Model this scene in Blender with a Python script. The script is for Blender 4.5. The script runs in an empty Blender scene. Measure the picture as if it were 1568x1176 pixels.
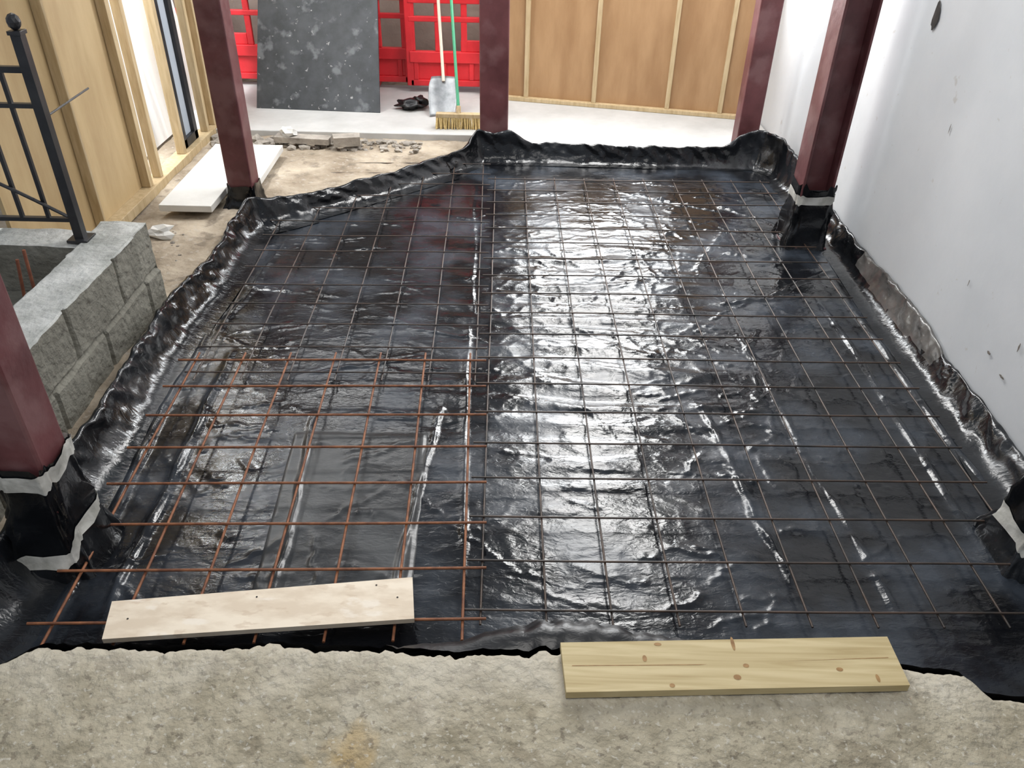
import bpy, math, random
from mathutils import Vector, Matrix, noise
random.seed(7)
scene = bpy.context.scene
try:
    scene.view_settings.view_transform = 'Standard'
except Exception: pass

# ------------------------------------------------------------------ helpers
def N(x, y, z=0.0):
    return noise.noise(Vector((x, y, z)))

def link(ob, parent=None):
    scene.collection.objects.link(ob)
    if parent: ob.parent = parent
    return ob

def empty(name):
    e = bpy.data.objects.new(name, None); e.empty_display_size = .1
    return link(e)

class B:
    def __init__(s, M=None):
        s.v=[]; s.f=[]; s.m=[]; s.M = M
    def _add(s, vs, fs, mi=0):
        o=len(s.v)
        for p in vs:
            p=Vector(p)
            if s.M is not None: p = s.M @ p
            s.v.append(tuple(p))
        for f in fs:
            s.f.append([i+o for i in f]); s.m.append(mi)
    def box(s, lo, hi, mi=0):
        x0,y0,z0=lo; x1,y1,z1=hi
        s._add([(x0,y0,z0),(x1,y0,z0),(x1,y1,z0),(x0,y1,z0),(x0,y0,z1),(x1,y0,z1),(x1,y1,z1),(x0,y1,z1)],
               [(0,3,2,1),(4,5,6,7),(0,1,5,4),(1,2,6,5),(2,3,7,6),(3,0,4,7)], mi)
    def prism(s, poly, z0, z1, mi=0):
        n=len(poly)
        vs=[(p[0],p[1],z0) for p in poly]+[(p[0],p[1],z1) for p in poly]
        fs=[tuple(reversed(range(n))), tuple(range(n,2*n))]
        for i in range(n):
            j=(i+1)%n; fs.append((i,j,n+j,n+i))
        s._add(vs,fs,mi)
    def slab(s, q, t, mi=0):
        q=[Vector(p) for p in q]
        n=(q[1]-q[0]).cross(q[3]-q[0]).normalized()*t
        s._add([tuple(p) for p in q]+[tuple(p+n) for p in q],
               [(3,2,1,0),(4,5,6,7),(0,1,5,4),(1,2,6,5),(2,3,7,6),(3,0,4,7)],mi)
    def cyl(s, p0, p1, r, mi=0, n=12, r1=None):
        p0=Vector(p0); p1=Vector(p1); r1=r if r1 is None else r1
        d=(p1-p0).normalized(); a=d.orthogonal().normalized(); b=d.cross(a)
        vs=[];
        for (p,rr) in ((p0,r),(p1,r1)):
            for i in range(n):
                t=2*math.pi*i/n
                vs.append(tuple(p+a*math.cos(t)*rr+b*math.sin(t)*rr))
        fs=[tuple(reversed(range(n))),tuple(range(n,2*n))]
        for i in range(n):
            j=(i+1)%n; fs.append((i,j,n+j,n+i))
        s._add(vs,fs,mi)
    def blob(s, c, r, seed, mi=0, sub=2, rough=.35):
        import bmesh
        bm=bmesh.new(); bmesh.ops.create_icosphere(bm, subdivisions=sub, radius=1)
        vs=[]
        for v in bm.verts:
            p=v.co.copy(); k=1+rough*N(p.x*1.6+seed*3.1,p.y*1.6+seed,p.z*1.6)*1.6
            vs.append((c[0]+p.x*r[0]*k,c[1]+p.y*r[1]*k,c[2]+p.z*r[2]*k))
        fs=[tuple(v.index for v in f.verts) for f in bm.faces]
        bm.free(); s._add(vs,fs,mi)
    def obj(s, name, mats, parent=None, smooth=False, bevel=0):
        me=bpy.data.meshes.new(name); me.from_pydata(s.v,[],s.f)
        if not isinstance(mats,(list,tuple)): mats=[mats]
        for m in mats: me.materials.append(m)
        for p,i in zip(me.polygons,s.m):
            p.material_index=i; p.use_smooth=smooth
        me.update()
        ob=bpy.data.objects.new(name,me); link(ob,parent)
        if bevel:
            b=ob.modifiers.new('bevel','BEVEL'); b.width=bevel; b.segments=2; b.limit_method='ANGLE'
        return ob

def mat(name, c1, c2=None, scale=5, rough=.6, bump=0, bscale=None, detail=6, metallic=0,
        spots=None, stretch=(1,1,1), lo=.35, hi=.65, rough2=None, spec=.5):
    m=bpy.data.materials.new(name); m.use_nodes=True
    nt=m.node_tree; nd=nt.nodes; L=nt.links
    p=nd['Principled BSDF']; p.inputs['Roughness'].default_value=rough
    p.inputs['Metallic'].default_value=metallic
    p.inputs['Specular IOR Level'].default_value=spec
    if c2 is None: c2=tuple(c*.85 for c in c1)
    tc=nd.new('ShaderNodeTexCoord'); mp=nd.new('ShaderNodeMapping'); mp.inputs['Scale'].default_value=stretch
    L.new(tc.outputs['Object'],mp.inputs['Vector'])
    nz=nd.new('ShaderNodeTexNoise'); nz.inputs['Scale'].default_value=scale; nz.inputs['Detail'].default_value=detail
    nz.inputs['Roughness'].default_value=.6
    L.new(mp.outputs['Vector'],nz.inputs['Vector'])
    cr=nd.new('ShaderNodeValToRGB'); cr.color_ramp.elements[0].position=lo; cr.color_ramp.elements[1].position=hi
    cr.color_ramp.elements[0].color=(*c1,1); cr.color_ramp.elements[1].color=(*c2,1)
    L.new(nz.outputs['Fac'],cr.inputs['Fac'])
    col=cr.outputs['Color']
    if spots:
        for (sc,thr,wid,colr,amt) in spots:
            n2=nd.new('ShaderNodeTexNoise'); n2.inputs['Scale'].default_value=sc; n2.inputs['Detail'].default_value=5
            L.new(mp.outputs['Vector'],n2.inputs['Vector'])
            mr=nd.new('ShaderNodeMapRange'); mr.inputs['From Min'].default_value=thr; mr.inputs['From Max'].default_value=thr+wid
            mr.inputs['To Max'].default_value=amt
            L.new(n2.outputs['Fac'],mr.inputs['Value'])
            mx=nd.new('ShaderNodeMix'); mx.data_type='RGBA'
            L.new(mr.outputs['Result'],mx.inputs['Factor']); L.new(col,mx.inputs['A'])
            mx.inputs['B'].default_value=(*colr,1); col=mx.outputs['Result']
    L.new(col,p.inputs['Base Color'])
    if rough2 is not None:
        mr=nd.new('ShaderNodeMapRange'); mr.inputs['From Min'].default_value=.3; mr.inputs['From Max'].default_value=.7
        mr.inputs['To Min'].default_value=rough; mr.inputs['To Max'].default_value=rough2
        L.new(nz.outputs['Fac'],mr.inputs['Value']); L.new(mr.outputs['Result'],p.inputs['Roughness'])
    if bump:
        n3=nd.new('ShaderNodeTexNoise'); n3.inputs['Scale'].default_value=bscale or scale*4; n3.inputs['Detail'].default_value=6
        L.new(mp.outputs['Vector'],n3.inputs['Vector'])
        bp=nd.new('ShaderNodeBump'); bp.inputs['Strength'].default_value=1; bp.inputs['Distance'].default_value=bump
        L.new(n3.outputs['Fac'],bp.inputs['Height']); L.new(bp.outputs['Normal'],p.inputs['Normal'])
    return m

def membrane_mat(name, base=(.004,.0045,.006), dust=(.030,.037,.048), r0=.16, r1=.32, k=1.0):
    m=bpy.data.materials.new(name); m.use_nodes=True
    nt=m.node_tree; nd=nt.nodes; L=nt.links; p=nd['Principled BSDF']
    tc=nd.new('ShaderNodeTexCoord')
    def noi(sc,det,stretch=(1,1,1),dist=0):
        mp=nd.new('ShaderNodeMapping'); mp.inputs['Scale'].default_value=stretch
        L.new(tc.outputs['Object'],mp.inputs['Vector'])
        n=nd.new('ShaderNodeTexNoise'); n.inputs['Scale'].default_value=sc; n.inputs['Detail'].default_value=det
        n.inputs['Distortion'].default_value=dist
        L.new(mp.outputs['Vector'],n.inputs['Vector']); return n
    a=noi(3.0,9)
    cr=nd.new('ShaderNodeValToRGB'); cr.color_ramp.elements[0].position=.45; cr.color_ramp.elements[1].position=.64
    cr.color_ramp.elements[0].color=(*base,1); cr.color_ramp.elements[1].color=(*dust,1)
    L.new(a.outputs['Fac'],cr.inputs['Fac']); L.new(cr.outputs['Color'],p.inputs['Base Color'])
    mr=nd.new('ShaderNodeMapRange'); mr.inputs['From Min'].default_value=.4; mr.inputs['From Max'].default_value=.7
    mr.inputs['To Min'].default_value=r0; mr.inputs['To Max'].default_value=r1
    L.new(a.outputs['Fac'],mr.inputs['Value']); L.new(mr.outputs['Result'],p.inputs['Roughness'])
    f1=noi(7,4,(.7,1.9,1),dist=.7); f2=noi(34,3,(1,1.8,1),dist=.9)
    b1=nd.new('ShaderNodeBump'); b1.inputs['Distance'].default_value=.0036*k; b1.inputs['Strength'].default_value=.9
    b2=nd.new('ShaderNodeBump'); b2.inputs['Distance'].default_value=.0014*k; b2.inputs['Strength'].default_value=.9
    L.new(f1.outputs['Fac'],b1.inputs['Height']); L.new(f2.outputs['Fac'],b2.inputs['Height'])
    L.new(b1.outputs['Normal'],b2.inputs['Normal']); L.new(b2.outputs['Normal'],p.inputs['Normal'])
    return m

M_memb=membrane_mat('black_polythene')
M_fold=membrane_mat('black_polythene_folded',(.003,.0035,.0045),(.012,.014,.017),.16,.30,1.3)
M_memb_matte=membrane_mat('black_polythene_matte',(.003,.003,.004),(.007,.007,.008),.32,.5)
M_dirt=mat('dirt_floor',(.21,.165,.115),(.46,.39,.30),3,.95,.02,18,spots=[(9,.56,.10,(.12,.095,.07),.6),(30,.6,.06,(.42,.38,.33),.5)])
M_conc=mat('foreground_concrete',(.235,.205,.140),(.42,.375,.28),13,.92,.020,30,detail=12,lo=.28,hi=.66,
           spots=[(5,.54,.12,(.47,.43,.34),.6),(2.6,.70,.06,(.40,.26,.08),.5),(46,.60,.06,(.13,.105,.075),.55),(9,.61,.05,(.18,.15,.10),.55),(70,.60,.05,(.56,.53,.46),.5)])
def wear(m):
    nt=m.node_tree; nd=nt.nodes; L=nt.links; p=nd['Principled BSDF']
    src=p.inputs['Base Color'].links[0].from_socket
    tc=nd.new('ShaderNodeTexCoord'); sx=nd.new('ShaderNodeSeparateXYZ'); L.new(tc.outputs['Object'],sx.inputs['Vector'])
    nz=nd.new('ShaderNodeTexNoise'); nz.inputs['Scale'].default_value=7; nz.inputs['Detail'].default_value=8; L.new(tc.outputs['Object'],nz.inputs['Vector'])
    ad=nd.new('ShaderNodeMath'); ad.operation='MULTIPLY_ADD'; ad.inputs[1].default_value=.45
    L.new(nz.outputs['Fac'],ad.inputs[0]); L.new(sx.outputs['Y'],ad.inputs[2])
    mr=nd.new('ShaderNodeMapRange'); mr.inputs['From Min'].default_value=1.36; mr.inputs['From Max'].default_value=1.58; mr.inputs['To Max'].default_value=.6
    L.new(ad.outputs[0],mr.inputs['Value'])
    mx=nd.new('ShaderNodeMix'); mx.data_type='RGBA'; L.new(mr.outputs['Result'],mx.inputs['Factor']); L.new(src,mx.inputs['A'])
    mx.inputs['B'].default_value=(.56,.515,.43,1); L.new(mx.outputs['Result'],p.inputs['Base Color'])
wear(M_conc)
M_block=mat('grey_concrete',(.165,.158,.13),(.25,.24,.20),6,.95,.016,30,detail=9,spots=[(2.2,.56,.10,(.31,.30,.26),.5),(22,.62,.06,(.09,.08,.065),.5)])
M_blocktop=mat('concrete_wall_top',(.30,.305,.28),(.60,.60,.57),6,.9,.012,30)
M_red=mat('red_oxide_paint',(.092,.028,.030),(.145,.048,.051),5,.36,.0015,30,rough2=.55,spots=[(6,.50,.14,(.20,.105,.105),.6)])
M_tape=mat('tape',(.36,.355,.32),(.60,.59,.55),12,.45,.006,18)
M_plaster=mat('white_plaster',(.62,.64,.66),(.69,.705,.72),1.4,.75,.0015,10,spots=[(5,.72,.02,(.45,.42,.38),.5),(22,.70,.03,(.5,.47,.42),.4)])
M_rust=mat('rusty_wire',(.125,.042,.018),(.29,.11,.045),26,.65)
M_steel=mat('mesh_wire',(.020,.017,.015),(.085,.052,.036),8,.42)
M_ply=mat('plywood_back',(.31,.175,.08),(.41,.25,.125),2.2,.6,stretch=(3,3,.7))
M_ply2=mat('plywood_side',(.44,.31,.155),(.55,.41,.22),2.2,.6,stretch=(3,3,.7))
M_pine=mat('pine_stud',(.42,.31,.165),(.55,.43,.26),9,.6,stretch=(5,5,.6))
M_plyl=mat('plywood_offcut',(.66,.55,.42),(.80,.70,.56),6,.65,stretch=(1,2.5,1),lo=.40,hi=.60,spots=[(18,.60,.06,(.55,.42,.30),.45),(7,.6,.05,(.84,.77,.67),.6)])
M_white=mat('white_slab',(.44,.435,.42),(.55,.545,.53),3,.8,.002,20)
M_board=mat('white_board',(.56,.55,.52),(.66,.65,.62),3,.8,.002,20)
M_barr=mat('red_plastic',(.62,.022,.03),(.78,.035,.045),4,.38)
M_blackboard=mat('black_board',(.030,.035,.040),(.060,.067,.075),7,.5,spots=[(9,.58,.10,(.20,.215,.23),.6),(24,.66,.05,(.5,.5,.5),.7)])
M_rail=mat('black_metal',(.012,.012,.014),(.03,.03,.032),8,.35)
M_grey=mat('grey_sheet',(.36,.41,.47),(.44,.48,.54),2,.5)
M_backwall=mat('brown_render',(.19,.145,.12),(.30,.24,.20),2,.9,.01,12)
M_hole=mat('dark_hole',(.02,.018,.015),(.05,.04,.035),20,.9)
M_chip=mat('chipped_plaster',(.10,.085,.07),(.30,.27,.24),30,.9)
M_rock=mat('rubble_stone',(.19,.17,.145),(.42,.38,.33),6,.95,.01,30)
M_green=mat('green_handle',(.03,.25,.12),(.04,.32,.16),5,.4)
M_bristle=mat('broom_bristle',(.55,.40,.16),(.72,.55,.26),60,.8)
M_shovel=mat('shovel_metal',(.16,.17,.18),(.34,.35,.36),8,.4,metallic=.5)
M_clear=mat('clear_polythene',(.045,.042,.040),(.13,.125,.118),4,.18,.01,10)

def timber():
    m=bpy.data.materials.new('treated_timber'); m.use_nodes=True
    nt=m.node_tree; nd=nt.nodes; L=nt.links; p=nd['Principled BSDF']; p.inputs['Roughness'].default_value=.65
    tc=nd.new('ShaderNodeTexCoord'); mp=nd.new('ShaderNodeMapping'); mp.inputs['Scale'].default_value=(1.2,26,8)
    L.new(tc.outputs['Object'],mp.inputs['Vector'])
    n=nd.new('ShaderNodeTexNoise'); n.inputs['Scale'].default_value=2; n.inputs['Detail'].default_value=5; n.inputs['Distortion'].default_value=.8
    L.new(mp.outputs['Vector'],n.inputs['Vector'])
    cr=nd.new('ShaderNodeValToRGB'); e=cr.color_ramp.elements
    e[0].position=.25; e[0].color=(.38,.285,.13,1); e[1].position=.65; e[1].color=(.56,.46,.26,1)
    L.new(n.outputs['Fac'],cr.inputs['Fac'])
    L.new(cr.outputs['Color'],p.inputs['Base Color'])
    return m
M_timber=timber()
M_knot=mat('timber_knot',(.22,.11,.035),(.36,.21,.08),40,.6)

# ------------------------------------------------------------------ pit outline (x,y,height of upstand)
OUT=[(-1.58,1.20,.16),(-1.58,1.9,.17),(-1.56,2.36,.17),(-1.60,2.9,.16),(-1.62,3.3,.15),(-1.58,3.8,.14),(-1.60,4.2,.14),
     (-1.57,4.46,.17),(-1.47,4.52,.14),(-1.2,4.74,.12),(-.82,5.08,.12),(-.38,5.52,.13),(-.29,5.66,.22),(-.05,5.67,.21),
     (.10,5.67,.14),(.5,5.66,.135),(1.0,5.65,.135),(1.48,5.64,.15),(1.56,5.66,.25),(1.72,5.66,.28),(1.85,5.5,.24),(1.90,5.0,.15),
     (1.91,4.6,.13),(1.91,4.2,.12),(1.91,3.9,.13),(1.91,3.6,.15),(1.91,3.2,.15),(1.91,3.0,.10),(1.91,2.4,.11),(1.91,1.8,.12),(1.91,1.20,.12)]
POLY=[(a,b) for a,b,_ in OUT]
def inside(x,y):
    c=False; n=len(POLY); j=n-1
    for i in range(n):
        xi,yi=POLY[i]; xj,yj=POLY[j]
        if (yi>y)!=(yj>y) and x < (xj-xi)*(y-yi)/(yj-yi)+xi: c=not c
        j=i
    return c

CREASE=[(-1.36,1.55,-1.44,3.1,.022,.016),(-1.22,1.6,-1.27,2.95,.018,.014),(-.73,1.7,-.80,2.6,.012,.010),(-.36,1.7,-.30,2.7,.010,.010),
        (.92,1.75,.80,2.7,.010,.010),(-.15,1.8,-.22,3.3,.008,.010),(1.22,1.6,1.10,3.2,.008,.012),(1.62,1.9,1.58,3.6,.014,.012),
        (1.35,3.7,1.72,4.0,.014,.014),(1.2,4.2,1.55,4.1,.014,.014),(1.3,4.9,1.6,4.6,.014,.014),(-.2,3.4,-.28,5.2,.006,.010),
        (1.05,3.6,1.5,3.72,.012,.012),(1.0,4.0,1.25,4.5,.010,.012),(.9,5.0,1.3,4.8,.010,.010),
        (1.72,3.8,1.78,2.0,.016,.016),(-1.4,3.2,-1.32,4.3,.010,.015),(-.9,2.9,-.4,3.05,.007,.010),(-.5,3.3,-.1,3.2,.007,.010)]
rr=random.Random(21)
for i in range(480):
    x=rr.uniform(-1.4,1.75); y=rr.uniform(1.6,5.3)
    if i<150: x=rr.gauss(1.1,.35); y=rr.uniform(2,5.2)
    a=rr.gauss(0,.5) if rr.random()<.7 else rr.uniform(0,3.14); l=rr.uniform(.03,.14)
    CREASE.append((x-l*math.cos(a),y-l*math.sin(a),x+l*math.cos(a),y+l*math.sin(a),rr.uniform(.0025,.007),rr.uniform(.005,.010)))
CELL={}
for c in CREASE:
    x0,x1=sorted((c[0],c[2])); y0,y1=sorted((c[1],c[3])); m_=.09+.1*max(x1-x0,y1-y0)
    for i in range(int((x0-m_+5)/.2),int((x1+m_+5)/.2)+1):
        for j in range(int((y0-m_)/.2),int((y1+m_)/.2)+1):
            CELL.setdefault((i,j),[]).append(c)
def fz(x,y):
    z=.005*N(x*1.1,y*1.1,1)+.002*N(x*3.3,y*3.3,2)
    mk=math.exp(-(abs((x-.42)/.68))**3-(abs((y-3.35)/1.15))**3)
    w=N(x*1.2,y*1.5,7); w2=N(x*4.1,y*2.0,17)
    ph=y/.135+.8*w+.22*w2+.15*x
    sw=math.sin(6.2832*ph)
    z+=.0058*mk*(sw+.35*sw*abs(sw))*(.65+.9*N(x*2.2,y*6,31))
    z+=.0024*(.2+mk)*N(x*2.5+w,y*20+2.2*w,9)
    z+=.0010*(.5+mk)*N(x*13,y*34,19)
    r=1-abs(N(x*3.1+5,y*4.2,3))*2.4
    if r>0: z+=.0024*r**5*(.5+mk)
    r=1-abs(N(x*8.2+9,y*9.1,13))*2.6
    if r>0: z+=.0018*r**4*(.6+.6*mk)
    for (x0,y0,x1,y1,h,s) in CELL.get((int((x+5)/.2),int(y/.2)),()):
        dx,dy=x1-x0,y1-y0; l2=dx*dx+dy*dy; t=((x-x0)*dx+(y-y0)*dy)/l2
        if -.1<t<1.1:
            wob=.02*N(t*5,x0*9,y0)
            d=((x-x0)*dy-(y-y0)*dx)/math.sqrt(l2)+wob
            if abs(d)<s*4:
                e=max(0,min(1,(t+.1)*5))*max(0,min(1,(1.1-t)*5))
                z+=h*e*(.5+.7*abs(N(t*7,x0*3,5))*2)*math.exp(-(d/s)**2)
    return z

EDGE=[(-2.3,1.2),(-1.42,1.22),(-1.31,1.27),(-1.25,1.325),(-.9,1.335),(-.48,1.347),(-.12,1.330),(.14,1.353),(.6,1.345),(1.02,1.335),(1.2,1.30),(1.24,1.235),(1.5,1.24),(2.1,1.24)]
def edgeY(x):
    for a,c in zip(EDGE[:-1],EDGE[1:]):
        if a[0]<=x<=c[0]:
            t=(x-a[0])/(c[0]-a[0]); return a[1]+(c[1]-a[1])*t+.014*N(x*7,0,2)+.013*N(x*27,0,6)+.007*N(x*70,3,6)
    return 1.24

def build_membrane():
    b=B(); sx,sy=.0105,.0082
    x0,x1,y0,y1=-1.66,1.92,1.22,5.70
    nx=int((x1-x0)/sx); ny=int((y1-y0)/sy)
    vs=[(x0+i*sx,y0+j*sy,fz(x0+i*sx,y0+j*sy)) for j in range(ny+1) for i in range(nx+1)]
    ins=[inside(v[0],v[1]) for v in vs]
    fs=[]
    for j in range(ny):
        for i in range(nx):
            a=j*(nx+1)+i
            if ins[a] and ins[a+1] and ins[a+nx+2] and ins[a+nx+1]:
                fs.append((a,a+1,a+nx+2,a+nx+1))
    used=sorted({k for f in fs for k in f}); mp={k:n for n,k in enumerate(used)}
    b._add([vs[k] for k in used],[tuple(mp[k] for k in f) for f in fs],0)
    st=.012; pts=[]
    for (a,c) in zip(OUT[:-1],OUT[1:]):
        L=math.hypot(c[0]-a[0],c[1]-a[1]); n=max(2,int(L/st))
        for k in range(n):
            t=k/n; pts.append([a[i]+(c[i]-a[i])*t for i in range(3)])
    pts.append(list(OUT[-1]))
    for _ in range(8):
        q=[p[:] for p in pts]
        for k in range(1,len(pts)-1):
            for i in range(3): q[k][i]=(pts[k-1][i]+pts[k][i]*2+pts[k+1][i])/4
        pts=q
    prof=[(.15,-.006),(.12,.006),(.095,.05),(.072,.14),(.055,.26),(.043,.38),(.034,.50),(.026,.62),(.020,.74),(.014,.84),(.009,.93),(.003,1.0),(-.004,.985),(-.010,.85),(-.016,.3),(-.018,-.1)]
    vs=[];n=len(prof)
    for k,p in enumerate(pts):
        a=pts[max(0,k-6)]; c=pts[min(len(pts)-1,k+6)]
        tx,ty=c[0]-a[0],c[1]-a[1]; l=math.hypot(tx,ty); nxn,nyn=ty/l,-tx/l
        s=k*st
        left = 1.25 if p[0]<-1.3 else (.65 if p[1]>5.4 else 1.0)
        hh=p[2]*(1+.12*N(s*1.7,0,3)+.10*N(s*7,1,3)+.05*N(s*19,1,3))
        for q,(dd0,h) in enumerate(prof):
            pl=1-abs(N(s*8+h*1.5,h*.8,40))*3; pl=max(0,pl)**2
            wob=.009*N(s*2.0,h*2.5,11)+.008*N(s*9+h,h*4,12)+.006*N(s*22,h*3+s,14)+.016*pl*min(1,h*1.6)
            f=min(1,max(0,(q)/3)); f=f if q<12 else .25
            dd=dd0*left*(1+.25*N(s*.9,5,0))+wob*f
            x=p[0]+nxn*dd; x=min(x,1.922)
            vs.append((x,p[1]+nyn*dd,h*hh+ (.006*N(s*9,h*4,20) if q>2 else .004)))
    fs=[];fc=[]
    for k in range(len(pts)-1):
        for q in range(n-1):
            a=k*n+q
            cl = pts[k][0]>1.85 and 3.02<pts[k][1]<4.0 and q>=4+2.5*N(pts[k][1]*4,1,1)
            (fc if cl else fs).append((a,a+n,a+n+1,a+1))
    b._add(vs,fs,3); o=len(b.v)-len(vs)
    for f in fc: b.f.append([i+o for i in f]); b.m.append(2)
    m=220; pr=9; vs=[]
    for i in range(m+1):
        x=-1.5+3.4*i/m; w=.15*math.exp(-((x-.18)/.42)**2)+.045+.02*N(x*2.3,8,1)
        ye=edgeY(x)+.020; top=.172
        hz=.115*math.exp(-((x-.18)/.5)**2)
        for j in range(pr):
            t=j/(pr-1)
            y=ye+w*t+ (.05*max(0,t-.75)*4*.6)
            z=top*(1-t)**(1.2)+hz*math.sin(math.pi*min(1,t*1.05))*.75
            if t>.9: z=.008
            z+=.006*N(x*6,t*3,30)*(1 if t>.05 else 0)
            vs.append((x,y,max(z,.006)))
    fs=[(i*pr+j,(i+1)*pr+j,(i+1)*pr+j+1,i*pr+j+1) for i in range(m) for j in range(pr-1)]
    b._add(vs,fs,1)
    return b.obj('damp_proof_membrane',[M_memb,M_memb_matte,M_clear,M_fold],smooth=True)
build_membrane()

def lap(name,quad,seed):
    b=B(); n=70; q=[Vector((p[0],p[1],0)) for p in quad]; vs=[]
    for j in range(n+1):
        for i in range(n+1):
            u,v=i/n,j/n
            p=(q[0]*(1-u)+q[1]*u)*(1-v)+(q[3]*(1-u)+q[2]*u)*v
            p.x+=.010*N(p.y*4,seed); p.y+=.010*N(p.x*4,seed+5)
            e=min(u,1-u,v,1-v)*n
            vs.append((p.x,p.y,fz(p.x,p.y)+.006+.003*N(p.x*5,p.y*5,seed)-(.004 if e<1 else 0)))
    b._add(vs,[(j*(n+1)+i,j*(n+1)+i+1,(j+1)*(n+1)+i+1,(j+1)*(n+1)+i) for j in range(n) for i in range(n)])
    return b.obj(name,membrane_mat('lap_polythene_%d'%seed,(.020,.021,.022),(.065,.068,.070),.26,.40,.6),smooth=True)
lap('membrane_lap_sheet',[(-.80,1.62),(-.30,1.62),(-.33,2.5),(-.86,2.5)],3)

# ------------------------------------------------------------------ floor (dirt) and concrete step
def build_ground():
    b=B(); s=.05; x0,x1,y0,y1=-4.2,3.0,-.6,9.2
    nx=int((x1-x0)/s); ny=int((y1-y0)/s); vs=[]
    for j in range(ny+1):
        for i in range(nx+1):
            x=x0+i*s; y=y0+j*s
            if inside(x,y) or y<1.5: z=-.08
            else: z=.045+.022*N(x*1.7,y*1.7)+.012*N(x*6,y*6,2)+.010*N(x*16,y*16,3)
            vs.append((x,y,z))
    b._add(vs,[(j*(nx+1)+i,j*(nx+1)+i+1,(j+1)*(nx+1)+i+1,(j+1)*(nx+1)+i) for j in range(ny) for i in range(nx)])
    b.obj('floor',M_dirt,smooth=True)
build_ground()

def build_step():
    b=B(); m=620; rows=90; vs=[]
    for i in range(m+1):
        x=-2.2+4.1*i/m; ye=edgeY(x)
        for j in range(rows+1):
            t=j/rows; y=-.2+(ye+.2)*(t**.8)
            z=.2+.003*N(x*5,y*5)+.003*N(x*17,y*17,4)+.002*N(x*45,y*45,9)
            d=ye-y
            ch=.03+.045*max(0,N(x*6,2,2))
            if d<ch: z-=.028*(1-d/ch)**2*(1+N(x*15,y*15,3))
            vs.append((x,y,z))
        for zz,dy in ((.155,.006),(.12,.0),(.04,.004),(-.08,0)):
            vs.append((x,ye+dy+.008*N(x*20,zz*20,5),zz))
    R=rows+5
    b._add(vs,[(i*R+j,(i+1)*R+j,(i+1)*R+j+1,i*R+j+1) for i in range(m) for j in range(R-1)])
    b.obj('concrete_step',M_conc,smooth=True)
build_step()

# loose planks
b=B(); b.prism([(.152,1.196),(1.025,1.238),(1.022,1.386),(.143,1.344)],.2045,.229)
for (x,y,rx,ry) in ((.36,1.30,.006,.010),(.42,1.222,.007,.006),(.60,1.352,.005,.022),(.59,1.25,.010,.008),(.40,1.345,.010,.005),(.86,1.28,.009,.006),(.95,1.256,.005,.012),(.62,1.285,.008,.006)):
    n=12; vs=[(x+rx*math.cos(2*math.pi*i/n),y+ry*math.sin(2*math.pi*i/n),.2296) for i in range(n)]
    b._add(vs,[tuple(range(n))],1)
b._add([(.17,1.272,.2295),(.50,1.284,.2295),(.52,1.2865,.2295),(.17,1.2745,.2295)],[(0,1,2,3)],1)
b._add([(.70,1.300,.2295),(1.00,1.318,.2295),(1.00,1.320,.2295)],[(0,1,2)],1)
b.obj('timber_plank',[M_timber,M_knot])
b=B(); b.prism([(-1.144,1.428),(-.271,1.523),(-.294,1.68),(-1.172,1.562)],.070,.088)
for (x,y) in ((-.33,1.60),(-.40,1.645),(-1.10,1.50),(-.75,1.59)):
    b.cyl((x,y,.0875),(x,y,.0890),.003,1,8)
b.obj('plywood_offcut',[M_plyl,M_hole])

# ------------------------------------------------------------------ reinforcement mesh sheets
def mesh_sheet(name,origin,ang,nx,ny,z,material,sp=.2,tail=.1,rad=.0034,seed=0,amp=.004):
    cu=bpy.data.curves.new(name,'CURVE'); cu.dimensions='3D'; cu.bevel_depth=rad; cu.bevel_resolution=2; cu.use_fill_caps=True
    ca,sa=math.cos(ang),math.sin(ang)
    def P(u,v,zz):
        x=origin[0]+u*ca-v*sa; y=origin[1]+u*sa+v*ca
        x+=amp*N(u*1.3,v*1.3,seed); y+=amp*N(u*1.3,v*1.3,seed+9)
        return (x,y,zz+.008*N(x*1.1,y*1.1,seed+3))
    W=(nx-1)*sp; H=(ny-1)*sp
    def line(a,c,zz):
        n=24; sp_=cu.splines.new('POLY'); sp_.points.add(n)
        for k in range(n+1):
            t=k/n; p=P(a[0]+(c[0]-a[0])*t,a[1]+(c[1]-a[1])*t,zz); sp_.points[k].co=(*p,1)
    for i in range(nx):
        line((i*sp,-tail),(i*sp,H+tail),z)
    for j in range(ny):
        line((-tail,j*sp),(W+tail,j*sp),z+rad*1.9)
    cu.materials.append(material)
    return link(bpy.data.objects.new(name,cu))
d=math.radians
mesh_sheet('rebar_mesh_sheet',(-.08,1.60),d(1.0),10,19,.034,M_steel,seed=1,tail=.05,rad=.0037)
mesh_sheet('rebar_mesh_sheet',(-1.36,2.84),d(1.6),7,14,.034,M_steel,seed=2,tail=.05,rad=.0034)
mesh_sheet('rebar_mesh_sheet',(-1.33,1.50),d(2.2),7,8,.054,M_rust,seed=3,tail=.07,rad=.0046)

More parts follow.
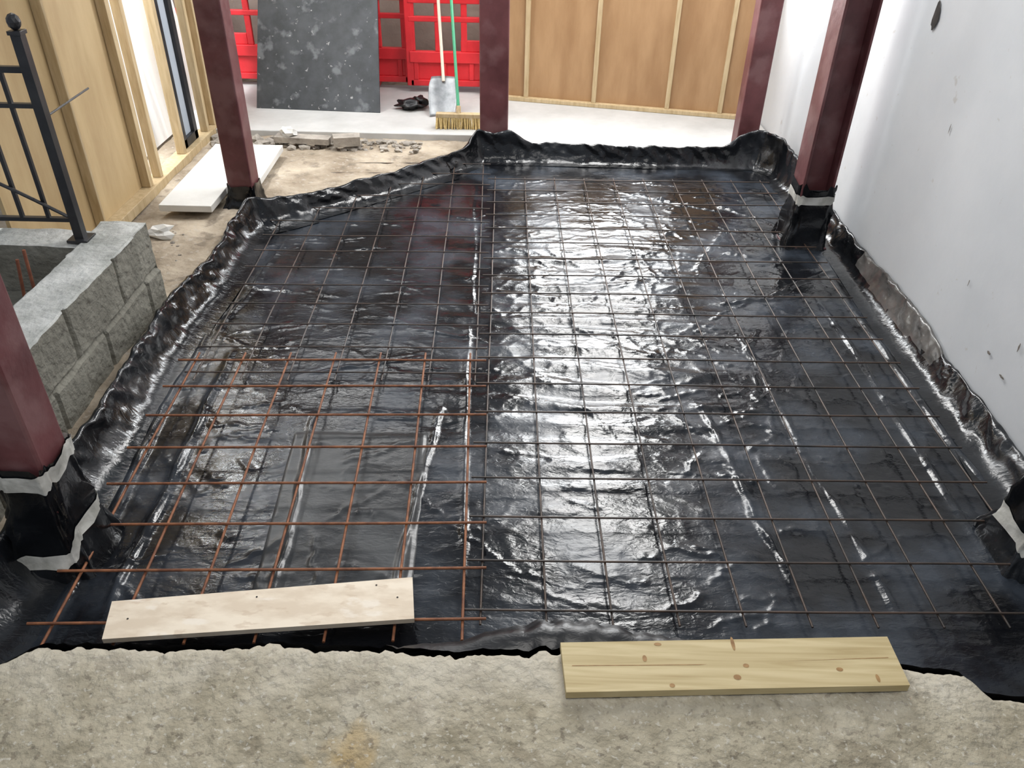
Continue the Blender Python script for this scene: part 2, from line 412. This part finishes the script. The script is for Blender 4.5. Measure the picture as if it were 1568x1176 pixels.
# ------------------------------------------------------------------ steel columns
def ring_pts(cx,cy,a,n=48):
    out=[]
    for i in range(n):
        t=2*math.pi*i/n; c,s_=math.cos(t),math.sin(t)
        e=.28
        x=math.copysign(abs(c)**e,c); y=math.copysign(abs(s_)**e,s_)
        out.append((x,y,t))
    return [(cx+a*x,cy+a*y,t) for x,y,t in out]
def sleeve(par,cx,cy,s,h,flare,seed,tapes):
    n=72
    def prof(z): return s/2+.010+flare*max(0,1-z/(h*.8))**2.2
    base=ring_pts(cx,cy,1,n)
    def pt(i,z,off):
        x,y,t=base[i]; dx,dy=x-cx,y-cy
        a=prof(z)+off
        wv=.014*N(dx*2.5+seed,dy*2.5,z*5)+.012*N(dx*5,dy*5+seed,z*11)+.006*N(dx*10+z*20,dy*10+seed,z*9)
        a+=max(-.006,wv)*(1.6 if z<h*.6 else .8)
        return (cx+dx*a,cy+dy*a,z)
    b=B(); K=22; vs=[]
    for k in range(K+1):
        for i in range(n):
            z0=h*k/K
            p=pt(i,z0,0)
            zz=z0 + (.035*N(i*.25,seed,2) if k==K else 0)
            vs.append((p[0],p[1],zz))
    b._add(vs,[(k*n+i,k*n+(i+1)%n,(k+1)*n+(i+1)%n,(k+1)*n+i) for k in range(K) for i in range(n)])
    b.obj('membrane_sleeve',M_fold,par,smooth=True)
    for ti,(zc,w,tilt) in enumerate(tapes):
        b=B(); vs=[]
        for k in range(5):
            for i in range(n):
                t=2*math.pi*i/n
                z=zc+tilt*math.sin(t+.6)+w*(1+.5*N(i*.2,ti,seed))*(k/4-.5)+.010*N(i*.25,ti,3)
                vs.append(pt(i,max(.01,z),.004))
        b._add(vs,[(k*n+i,k*n+(i+1)%n,(k+1)*n+(i+1)%n,(k+1)*n+i) for k in range(4) for i in range(n)])
        b.obj('tape_band_%d'%(ti+1),M_tape,par,smooth=True)
def column(cx,cy,sx,sy,kind='box',top=3.0,sl=None):
    e=empty('steel_column'); b=B(); hx,hy=sx/2,sy/2
    if kind=='box':
        b.box((cx-hx,cy-hy,-.02),(cx+hx,cy+hy,top))
    else:
        t=.014
        b.box((cx-hx,cy-hy,-.02),(cx-hx+t,cy+hy,top)); b.box((cx+hx-t,cy-hy,-.02),(cx+hx,cy+hy,top))
        b.box((cx-hx+t,cy-.006,-.02),(cx+hx-t,cy+.006,top))
    b.box((cx-hx-.03,cy-hy-.03,-.03),(cx+hx+.03,cy+hy+.03,.012))
    b.obj('shaft',M_red,e,bevel=.010 if kind=='box' else .003)
    if sl: sleeve(e,cx,cy,max(sx,sy),*sl)
column(-1.45,1.84,.15,.15,sl=(.42,.055,1,[(.38,.06,.014),(.12,.045,.06)]))
column(-1.661,4.68,.15,.15,sl=(.18,.04,2,[]))
column(-.17,5.81,.20,.15)
column(1.645,5.80,.15,.15)
column(1.686,4.40,.18,.18,'H',sl=(.37,.03,4,[(.30,.05,.012)]))
column(1.775,1.93,.15,.15,sl=(.45,.06,5,[(.36,.05,.03),(.16,.05,.06)]))

# ------------------------------------------------------------------ right wall
def build_right():
    b=B(); m=200; K=60; vs=[]
    for i in range(m+1):
        y=.2+6.25*i/m
        zb=.05+.03*N(y*3,0,5)+.02*N(y*11,0,8)
        for k in range(K+1):
            z=zb+(3.0-zb)*(k/K)**1.5
            vs.append((1.93+.003*N(y*1.5,z*1.5,1)+.001*N(y*6,z*6,1),y,z))
    b._add(vs,[(i*(K+1)+k,(i+1)*(K+1)+k,(i+1)*(K+1)+k+1,i*(K+1)+k+1) for i in range(m) for k in range(K)])
    b.box((1.94,.2,-.08),(2.1,6.45,3.0))
    b.obj('wall_right',M_plaster,smooth=True)
    def dent(name,y,z,ry,rz,seed,m=None):
        b=B(); n=18; vs=[(1.923,y,z)]
        for i in range(n):
            t=2*math.pi*i/n; r=1+.5*N(math.cos(t)*1.5+seed,math.sin(t)*1.5,seed)
            vs.append((1.924,y+ry*r*math.cos(t),z+rz*r*math.sin(t)))
        b._add(vs,[(0,i+1,(i+1)%n+1) for i in range(n)])
        b.obj(name,m or M_chip)
    dent('wall_hole_disc',4.04,1.30,.030,.055,1,M_hole)  # flat dark disc, the shade inside the hole is painted as its colour
    dent('wall_chip',3.6,.92,.003,.022,2); dent('wall_chip',3.05,.44,.003,.015,3)
    dent('wall_chip',2.60,.40,.005,.016,5); dent('wall_chip',2.75,.28,.014,.006,7); dent('wall_chip',2.62,.25,.018,.005,8)
build_right()

# ------------------------------------------------------------------ back slab, stud wall
b=B(); b.prism([(-3.6,5.98),(-.28,5.96),(-.28,5.89),(-.05,5.89),(-.05,5.70),(1.55,5.70),(1.92,5.74),(1.92,7.3),(-3.6,7.3)],-.05,.085)
b.obj('floor_slab_back',M_white,bevel=.006)
A=Vector((-.30,6.99,0)); C=Vector((1.93,6.50,0)); ang=math.atan2(C.y-A.y,C.x-A.x); Ln=(C-A).length
Mx=Matrix.Translation(A)@Matrix.Rotation(ang,4,'Z')
e=empty('wall_back')
HB=1.12
b=B(Mx); b.box((0,.0,.085),(Ln,.018,HB)); b.obj('plywood_sheet',M_ply,e)
b=B(Mx); b.box((0,-.05,.086),(Ln,-.001,.118)); b.box((0,-.06,HB),(Ln,.02,HB+.05))
for s in (.03,.36,.93,1.53,1.95,2.15):
    b.box((s,-.035,.118),(s+.036,-.001,HB))
b.box((0,-.05,HB+.05),(.06,.0,3)); b.box((Ln-.06,-.05,HB+.05),(Ln,.0,3)); b.box((0,-.05,2.95),(Ln,.0,3))
b.obj('studs',M_pine,e,bevel=.003)
b=B(); b.box((-4,7.9,-.1),(-.35,8.0,3)); b.obj('wall_rear',M_backwall)

# left stud wall
e=empty('wall_left'); X=-2.33
b=B(); b.box((X-.018,3.42,.1),(X,4.80,3)); b.box((X-.018,5.92,.1),(X,6.5,3)); b.obj('plywood_sheet',M_ply2,e)
b=B()
for y,w in ((4.12,.02),(4.76,.05),(4.93,.045),(5.37,.045),(5.86,.045),(6.02,.045)):
    b.box((X+.001,y,.1),(X+.055,y+w,3))
b.box((X-.03,3.42,.04),(X+.075,6.2,.099))
b.obj('studs',M_pine,e,bevel=.003)
b=B(); b.box((X-.03,5.47,.1),(X+.03,5.52,3)); b.box((X-.03,5.68,.1),(X+.03,5.74,3)); b.box((X-.03,5.47,.1),(X+.03,5.74,.16))
b.box((X-.005,5.52,.16),(X+.005,5.68,3),1); b.obj('black_door_frame',[M_rail,M_grey],e,bevel=.003)
b=B(); b.box((X-.02,2.3,.3),(X,3.20,2.6)); b.obj('grey_sheet_panel',M_grey)
b=B(); b.slab([(-2.58,4.3,.06),(-2.58,6.6,.06),(-2.85,6.6,3.0),(-2.85,4.3,3.0)],.02); b.obj('daylight_panel',mat('daylight_panel_white',(.88,.89,.9),(.93,.94,.95),2,.8))  # added white panel, lit to stand in for daylight in the left opening

# low concrete block wall (L shaped) with rebar stubs
def rough_box(b,lo,hi,s,mi_side=0,mi_top=1,amp=.008,joint=False):
    nx,ny,nz=[max(1,int((hi[i]-lo[i])/s)) for i in range(3)]
    def P(i,j,k):
        x=lo[0]+(hi[0]-lo[0])*i/nx; y=lo[1]+(hi[1]-lo[1])*j/ny; z=lo[2]+(hi[2]-lo[2])*k/nz
        ax=amp*.5*N(y*8,z*8,x*8)+amp*.5*N(y*25,z*25,3)
        if joint and (i==nx or i==0):
            dz=abs(z-.22-.004*N(y*5,1,1)); row=1 if z>.22 else 0
            dy=abs(((y+.22*row)%.44)-.22)
            g=min(dz,dy)
            if g<.014: ax-=.018*(1-g/.014)*(1 if i==nx else -1)
            ax+=.010*N(math.floor((y+.22*row)/.44)*3.3,row*7.7,1)
        return (x+ax,y+amp*N(x*8,z*8,y*8+4),z+amp*.8*N(x*9,y*9,7)-( .01 if (k==nz and (i in(0,nx))) else 0)*(.5+N(y*14,2,2)))
    def face(g,na,nb,mi):
        vs=[g(a,c) for a in range(na+1) for c in range(nb+1)]
        b._add(vs,[(a*(nb+1)+c,(a+1)*(nb+1)+c,(a+1)*(nb+1)+c+1,a*(nb+1)+c+1) for a in range(na) for c in range(nb)],mi)
    face(lambda a,c:P(a,c,nz),nx,ny,mi_top)
    face(lambda a,c:P(a,0,c),nx,nz,mi_side); face(lambda a,c:P(a,ny,c),nx,nz,mi_side)
    face(lambda a,c:P(0,a,c),ny,nz,mi_side); face(lambda a,c:P(nx,a,c),ny,nz,mi_side)
b=B(); rough_box(b,(-1.92,1.3,-.05),(-1.71,3.46,.45),.009,joint=True,amp=.006); rough_box(b,(-3.2,3.2,-.05),(-1.925,3.38,.44),.04)
rough_box(b,(-3.2,1.3,-.05),(-1.93,3.19,.22),.06,0,0)
b.obj('low_concrete_wall',[M_block,M_blocktop],smooth=False)
b=B()
for (x,y,l,dx) in ((-2.02,2.95,.30,.02),(-2.06,2.80,.26,-.03),(-2.12,3.02,.22,.03),(-2.03,2.66,.25,.02),(-2.2,2.9,.3,.0)):
    b.cyl((x,y,.225),(x+dx,y+.01,.24+l),.007,0,8)
b.obj('rebar_stubs',mat('rebar_rust',(.16,.05,.03),(.28,.1,.05),20,.8))

# ------------------------------------------------------------------ balustrade
b=B(); X0,Y0=-1.93,3.27
b.box((X0-.02,Y0-.02,.446),(X0+.02,Y0+.02,1.30)); b.box((X0-.026,Y0-.026,1.30),(X0+.026,Y0+.026,1.315))
b.blob((X0,Y0,1.345),(.026,.026,.032),1,0,2,0); b.box((X0-.045,Y0-.045,.446),(X0+.045,Y0+.045,.458))
for z,h in ((1.17,.024),(1.03,.018),(.54,.018)):
    b.box((-3.1,Y0-.012,z-h/2),(X0,Y0+.012,z+h/2))
for k in range(10):
    x=X0-.115*(k+1); b.box((x-.008,Y0-.008,.54),(x+.008,Y0+.008,1.17))
pts=[(X0-.02-.75*t,.56+.30*math.sin(t*1.5)) for t in [i/12 for i in range(13)]]
for p,q in zip(pts[:-1],pts[1:]): b.cyl((p[0],Y0-.016,p[1]),(q[0],Y0-.016,q[1]),.008,0,6)
b.cyl((X0,Y0,.98),(X0-.02,Y0+.45,.98),.005,0,6)
b.obj('metal_balustrade',M_rail,bevel=.001)

# ------------------------------------------------------------------ background items
b=B(); b.prism([(-2.1,4.43),(-1.79,4.43),(-1.79,4.82),(-1.62,4.82),(-1.64,5.53),(-2.11,5.53)],.085,.125)
b.obj('white_insulation_board',M_board,bevel=.003)
b=B(); b.slab([(-2.10,6.52,.087),(-1.10,6.46,.087),(-1.13,7.03,1.2),(-2.06,7.09,1.2)],-.02); b.obj('black_sheet_board',M_blackboard,bevel=.002)

def barrier(px,py,rot,z0=.09):
    M=Matrix.Translation((px,py,z0))@Matrix.Rotation(rot,4,'Z')
    b=B(M); W=2.0
    b.box((0,-.02,.05),(W,.02,.10)); b.box((0,-.03,.24),(W,.03,.33)); b.box((0,-.006,.10),(W,.006,.24))
    for k in range(9):
        x=.05+k*.235; b.box((x-.02,-.022,.10),(x+.02,.022,.24))
    x=.0
    while x<=W-.03:
        b.box((x,-.018,.33),(x+.05,.018,.72)); x+=.217
    b.box((.43,-.014,.33),(.65,.014,.42)); b.box((1.3,-.014,.33),(1.52,.014,.42))
    b.box((0,-.022,.56),(W,.022,.60))
    b.box((0,-.025,.70),(W,.025,.76)); b.box((0,-.012,.76),(W,.012,.94)); b.box((0,-.025,.94),(W,.025,1.0))
    b.box((-.03,-.02,.05),(.03,.02,1.0)); b.box((W-.03,-.02,.05),(W+.03,.02,1.0))
    for fx in (.3,1.7):
        b.box((fx-.04,-.22,-.0),(fx+.04,.22,.05)); b.box((fx-.03,-.08,.05),(fx+.03,.08,.12))
    b.obj('red_plastic_barrier',M_barr,bevel=.006)
barrier(-2.95,7.20,.0); barrier(-.92,7.10,.0)

e=empty('broom')
b=B(); b.box((-.62,6.10,.165),(-.28,6.16,.195)); b.cyl((-.45,6.13,.185),(-.45,6.16,.24),.018); b.obj('broom_stock',M_pine,e,bevel=.004)
b=B()
for i in range(34):
    for j in range(5):
        x=-.615+.33*i/33; y=6.105+.05*j/4
        b.cyl((x,y,.17),(x+random.uniform(-.012,.012),y-.015+random.uniform(-.012,.012),.086),.004,0,5)
b.obj('bristles',M_bristle,e)
b=B(); b.cyl((-.45,6.145,.21),(-.58,7.06,1.30),.012); b.obj('handle',M_green,e)
e=empty('shovel')
b=B(); vs=[]; n=14
for i in range(n+1):
    for j in range(n+1):
        u=i/n-.5; v=j/n
        w=.23*(1-.35*max(0,.5-v))*(1-.8*max(0,v-.8))
        vs.append((-.60+u*w,6.38+.26*v+.035*(1-4*u*u)*.8,.09+.24*v))
b._add(vs,[(i*(n+1)+j,(i+1)*(n+1)+j,(i+1)*(n+1)+j+1,i*(n+1)+j+1) for i in range(n) for j in range(n)])
ob=b.obj('blade',M_shovel,e,smooth=True); so=ob.modifiers.new('s','SOLIDIFY'); so.thickness=.004
b=B(); b.cyl((-.60,6.62,.30),(-.66,7.0,.90),.013); b.cyl((-.72,7.0,.90),(-.60,7.0,.90),.013); b.obj('handle',mat('pale_wood',(.7,.62,.5),(.8,.72,.6),5,.5),e)
b=B(); b.blob((-.88,6.58,.125),(.11,.07,.04),4,0,3,.5); b.blob((-.80,6.64,.13),(.06,.05,.045),7,0,3,.5); b.obj('black_rubble_sack',M_memb_matte,smooth=True)

# rubble
b=B()
for i in range(230):
    t=random.random(); x=-2.2+1.5*t; y=5.90-.22*random.random()**1.6-.05*t; r=random.uniform(.006,.036)*(1.25-.6*t)
    b.blob((x,y,.050+r*.3),(r*random.uniform(.8,1.6),r*random.uniform(.7,1.2),r*.7),i,0,1,.5)
for i in range(12):
    x=random.uniform(-2.15,-1.75); y=random.uniform(3.6,4.3); r=random.uniform(.005,.012)
    b.blob((x,y,.05+r*.3),(r*1.2,r,r*.7),i+300,0,1,.5)
b.prism([(-1.75,5.70),(-1.35,5.66),(-1.34,5.76),(-1.74,5.80)],.085,.125); b.prism([(-1.30,5.62),(-1.12,5.66),(-1.14,5.76),(-1.33,5.72)],.085,.15)
b.obj('rubble_pile',M_rock)
b=B(); b.blob((-1.66,5.74,.155),(.06,.035,.035),9,0,2,.7); b.obj('crumpled_paper',M_board)
b=B(); b.blob((-2.0,4.15,.08),(.07,.05,.03),12,0,2,.8); b.obj('crumpled_paper',M_board)

# ------------------------------------------------------------------ lights
w=bpy.data.worlds.new('World'); scene.world=w; w.use_nodes=True
bg=w.node_tree.nodes['Background']; bg.inputs['Color'].default_value=(.80,.88,1,1); bg.inputs['Strength'].default_value=.46
def area(name,loc,rot,sx,sy,en,col=(1,1,1)):
    l=bpy.data.lights.new(name,'AREA'); l.shape='RECTANGLE'; l.size=sx; l.size_y=sy; l.energy=en; l.color=col
    o=bpy.data.objects.new(name,l); o.location=loc; o.rotation_euler=rot; link(o); return o
area('window_daylight',(.80,7.05,2.0),(d(-90),0,0),1.15,1.6,150,(.97,.99,1))
area('ceiling_light_back',(.75,5.3,3.0),(0,0,0),.85,2.0,112,(1,.99,.97))
area('front_fill',(-.3,.9,3.4),(0,0,0),2.2,1.6,50,(1,.97,.92))  # added general fill above the camera, not a ceiling lamp
area('opening_panel_lamp',(-2.42,5.2,2.9),(0,d(35),0),.25,2.2,260,(.95,.98,1))  # added lamp aimed at the white panel so the opening looks bright
area('ceiling_light_rear',(-1.5,6.3,3.0),(0,0,0),1.4,.8,30,(1,.99,.97))

# ------------------------------------------------------------------ camera
th=math.radians(35.0); ro=.022
F=Vector((0,math.cos(th),-math.sin(th))); R0=Vector((1,0,0)); U0=Vector((0,math.sin(th),math.cos(th)))
R=R0*math.cos(ro)+U0*math.sin(ro); U=-R0*math.sin(ro)+U0*math.cos(ro)
cam=bpy.data.cameras.new('camera'); cam.sensor_width=36; cam.lens=1227/1568*36; cam.clip_start=.05
co=bpy.data.objects.new('camera',cam); link(co)
co.matrix_world=Matrix(((R.x,U.x,-F.x,0),(R.y,U.y,-F.y,0),(R.z,U.z,-F.z,2.0),(0,0,0,1)))
scene.camera=co
